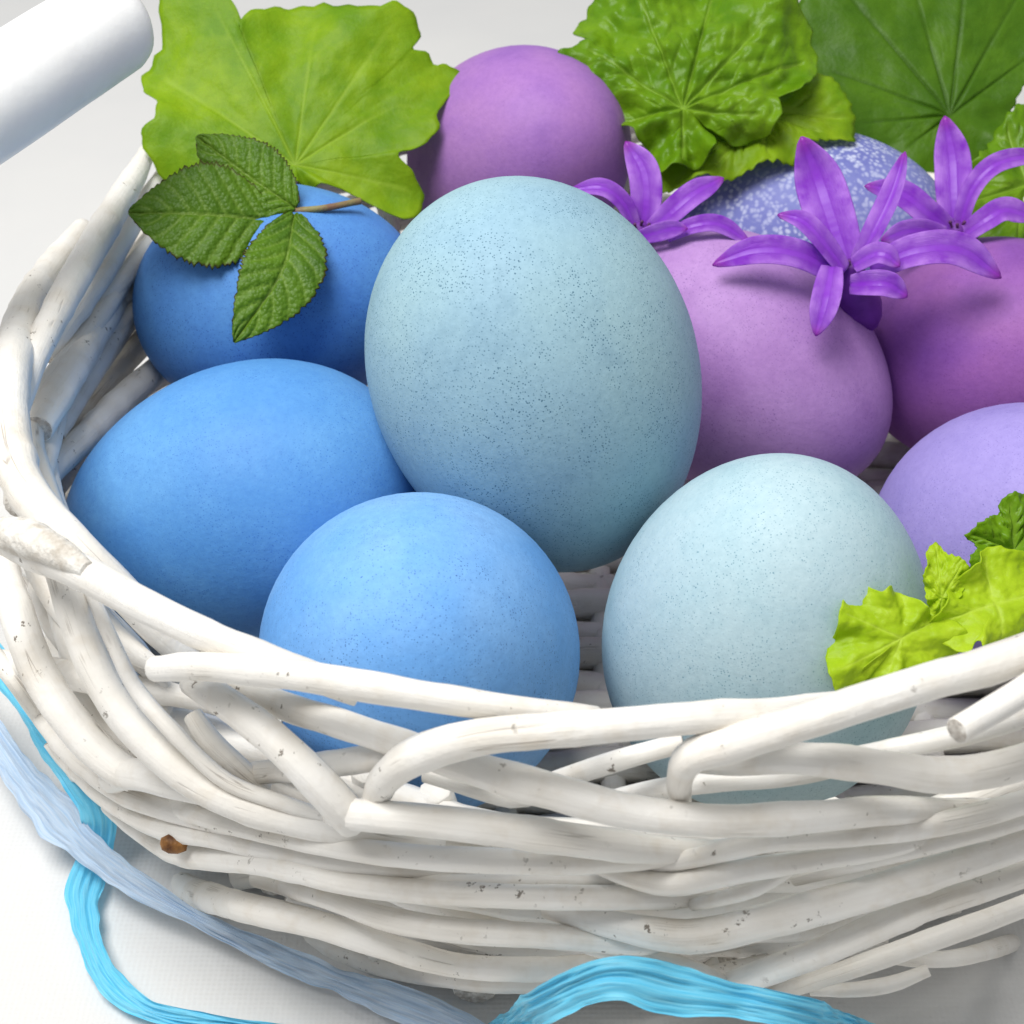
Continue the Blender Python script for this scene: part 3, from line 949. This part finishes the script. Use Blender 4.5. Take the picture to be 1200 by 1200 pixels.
def flower(center, label, petals, tubep, tr):
    r = tag(empty('hyacinth_flower', Pd(*center)), label, 'flower', 'purple flowers lying on the eggs')
    for p in petals:
        petal(r, *p[:2], **(p[2] if len(p) > 2 else {}))
    for j in range(4):
        a = Pd(center[0] + (j - 1.5) * 4, center[1] + (j % 2) * 3, center[2] - .05)
        tube('stamen', [a, a + UP * .1 - FW * .12 + RT * (j - 1.5) * .03, a + UP * .16 - FW * .2 + RT * (j - 1.5) * .06], [.02, .018, .03], [M_STAMEN], r, n=8, sides=6, lump=0, dome=1., seed=j)
    q = [Pd(*p) for p in tubep]
    tube('flower_tube', q, tr, [M_TUBE, M_TUBE], r, n=14, sides=14, lump=.03, dome=.6, seed=1)
    kids_local(r)
    return r


flower((996, 318, 25.4), 'largest purple star-shaped flower with long petals, between the mauve and magenta eggs', [
    ([(994, 318, 25.4), (972, 250, 25.5), (957, 205, 25.6), (939, 160, 25.5)], 34, dict(cup=.25)),
    ([(1004, 310, 25.3), (1024, 272, 25.1), (1045, 228, 25.1), (1061, 178, 25.2)], 17, dict(cup=.55, roll=.5)),
    ([(990, 318, 25.1), (960, 278, 24.9), (938, 258, 24.9), (911, 252, 25.0)], 16, dict(cup=.4, roll=-.5)),
    ([(982, 322, 25.2), (935, 298, 24.9), (885, 294, 24.9), (835, 311, 25.1)], 21, dict(cup=.3, roll=-.35)),
    ([(975, 312, 25.0), (970, 340, 24.6), (964, 365, 24.5), (956, 394, 24.55)], 20, dict(cup=.3)),
    ([(1020, 316, 25.2), (1072, 294, 24.9), (1125, 293, 24.9), (1173, 326, 25.1)], 24, dict(cup=.3, roll=.3)),
    ([(1000, 312, 25.0), (1022, 299, 24.8), (1038, 299, 24.7), (1054, 313, 24.75)], 16, dict(cup=.45, roll=.4)),
    ([(996, 334, 25.1), (1020, 332, 24.8), (1042, 334, 24.7), (1063, 348, 24.8)], 18, dict(cup=.45, roll=.2)),
], [(996, 312, 25.3), (1000, 335, 25.6), (1004, 362, 26.2), (1008, 372, 26.8)], [.16, .32, .42, .3])
flower((747, 274, 26.4), 'purple flower with arched petals at the left, behind the speckled aqua egg', [
    ([(750, 274, 26.4), (757, 240, 26.3), (754, 200, 26.3), (733, 166, 26.4)], 22, dict(cup=.3)),
    ([(745, 272, 26.3), (730, 238, 26.1), (704, 220, 26.0), (666, 224, 26.2)], 14, dict(cup=.4, roll=-.5)),
    ([(742, 280, 26.4), (720, 262, 26.3), (704, 248, 26.3), (686, 242, 26.3)], 11, dict(cup=.4)),
    ([(762, 272, 26.3), (790, 246, 26.1), (816, 225, 26.1), (848, 209, 26.3)], 18, dict(cup=.3, roll=.3)),
    ([(780, 278, 26.2), (815, 264, 26.0), (845, 264, 26.0), (881, 287, 26.1)], 13, dict(cup=.4, roll=.4)),
    ([(750, 278, 26.2), (772, 272, 26.0), (788, 268, 25.9), (806, 268, 25.9)], 13, dict(cup=.4)),
], [(750, 268, 26.3), (744, 285, 26.7), (740, 300, 27.2)], [.16, .26, .2])
flower((1122, 274, 26.9), 'rightmost purple flower with an upright petal, reaching the right edge', [
    ([(1120, 274, 26.9), (1118, 230, 26.9), (1116, 185, 27.0), (1107, 136, 27.0)], 25, dict(cup=.28)),
    ([(1124, 272, 26.8), (1138, 225, 26.6), (1165, 194, 26.5), (1205, 184, 26.6), (1228, 196, 26.7)], 15, dict(cup=.45, roll=.4)),
    ([(1114, 270, 26.8), (1085, 248, 26.6), (1055, 226, 26.6), (1013, 218, 26.7)], 19, dict(cup=.3, roll=-.3)),
    ([(1130, 276, 26.7), (1155, 258, 26.5), (1180, 246, 26.5), (1215, 258, 26.6)], 18, dict(cup=.4, roll=.4)),
    ([(1108, 276, 26.7), (1082, 270, 26.6), (1060, 272, 26.6), (1032, 282, 26.7)], 16, dict(cup=.3)),
], [(1120, 268, 26.8), (1128, 284, 27.2), (1134, 298, 27.6)], [.16, .27, .2])


# ------------------------------------------------------------------ raffia ribbons
def ribbon(pts, hw, mat, label, seed, folds=3.2, amp=.10, face=(0, -.6, .8)):
    c = catmull([p for p in pts], 180)
    t, _, _ = frames(c)
    d = (c - CAM) @ FW
    hwv = np.interp(np.linspace(0, 1, 180), np.linspace(0, 1, len(hw)), hw) * d / F
    fn = np.array(face, float)
    NV = 27
    V, UVs, Fc = [], [], []
    for i in range(180):
        s = i / 179
        a = .5 * mnoise.noise((s * 5, 0, seed))
        side = np.cross(fn, t[i])
        side /= np.linalg.norm(side)
        nn = np.cross(t[i], side)
        side, nn = side * math.cos(a) + nn * math.sin(a), nn * math.cos(a) - side * math.sin(a)
        w_ = hwv[i] * (1 + .3 * mnoise.noise((s * 11, 3, seed)) + .15 * mnoise.noise((s * 31, 5, seed)))
        for j in range(NV):
            v = j / (NV - 1) * 2 - 1
            f = mnoise.noise((v * folds * .5 + .5 * mnoise.noise((s * 6, v, seed)), s * 2.2, seed * 3.1))
            f = 1 - 2.2 * abs(f) ** .8
            g = mnoise.noise((v * folds * 1.5 + s * 4, s * 10, seed * 2.3))
            f = .7 * f + .8 * (1 - 2 * abs(g) ** .8)
            g = mnoise.noise((v * folds * 3.5 - s * 6, s * 22, seed * 1.3))
            f += .3 * (1 - 2 * abs(g))
            V.append(c[i] + side * v * w_ * (1 + .06 * mnoise.noise((s * 40, v * 2, seed))) + nn * amp * f * .8 + nn * .06 * w_ * (1 - v * v))
            UVs.append((s * 12, (v + 1) / 2))
    for i in range(179):
        for j in range(NV - 1):
            a = i * NV + j
            Fc.append((a, a + 1, a + NV + 1, a + NV))
    o = mesh_obj('raffia_ribbon', V, Fc, mat, None, UVs)
    return tag(o, label, 'ribbon', 'raffia ribbons round the basket')


ribbon([Pz(-60, 780, .9), Pz(-20, 840, .8), Pz(22, 905, .75), Pz(72, 962, .7), Pz(135, 1020, .65), Pz(210, 1066, .6), Pz(300, 1108, .5), Pz(400, 1150, .4), Pz(500, 1188, .35), Pz(620, 1240, .3)],
       [10, 14, 19, 24, 17, 10, 13, 18, 19, 16], M_PALE, 'pale blue translucent raffia strip curving round the foot of the basket', 2)
ribbon([Pz(-10, 760, 1.6), Pz(18, 810, 1.5), Pz(52, 856, 1.4), Pz(92, 915, 1.2), Pz(116, 958, .9), Pz(112, 1002, .3), Pz(98, 1048, .2), Pz(104, 1095, .2), Pz(122, 1140, .2), Pz(156, 1174, .18), Pz(205, 1192, .16), Pz(300, 1203, .15), Pz(380, 1215, .15)],
       [12, 13, 15, 18, 21, 21, 19, 16, 14, 13, 11, 8, 6], M_CYAN, 'bright cyan raffia strip trailing down over the cloth at the left', 5, amp=.07)
ribbon([Pz(520, 1232, .25), Pz(580, 1208, .4), surf(630, 1182, .9), surf(685, 1154, 1.0), surf(730, 1146, 1.0), surf(790, 1160, 1.0), surf(860, 1172, 1.05), surf(950, 1190, 1.1), Pz(1040, 1216, .25)],
       [9, 13, 17, 23, 26, 20, 15, 12, 9], M_CYAN, 'bright cyan raffia strip arching in front of the basket at the bottom', 8, amp=.08)
ribbon([Pz(96, 362, 4.9), Pz(104, 350, 4.95), Pz(113, 338, 5.0), Pz(122, 326, 5.0)], [11, 12, 12, 11], M_CYAN, 'tiny scrap of teal raffia showing between the rods of the left rim', 11, amp=.03)
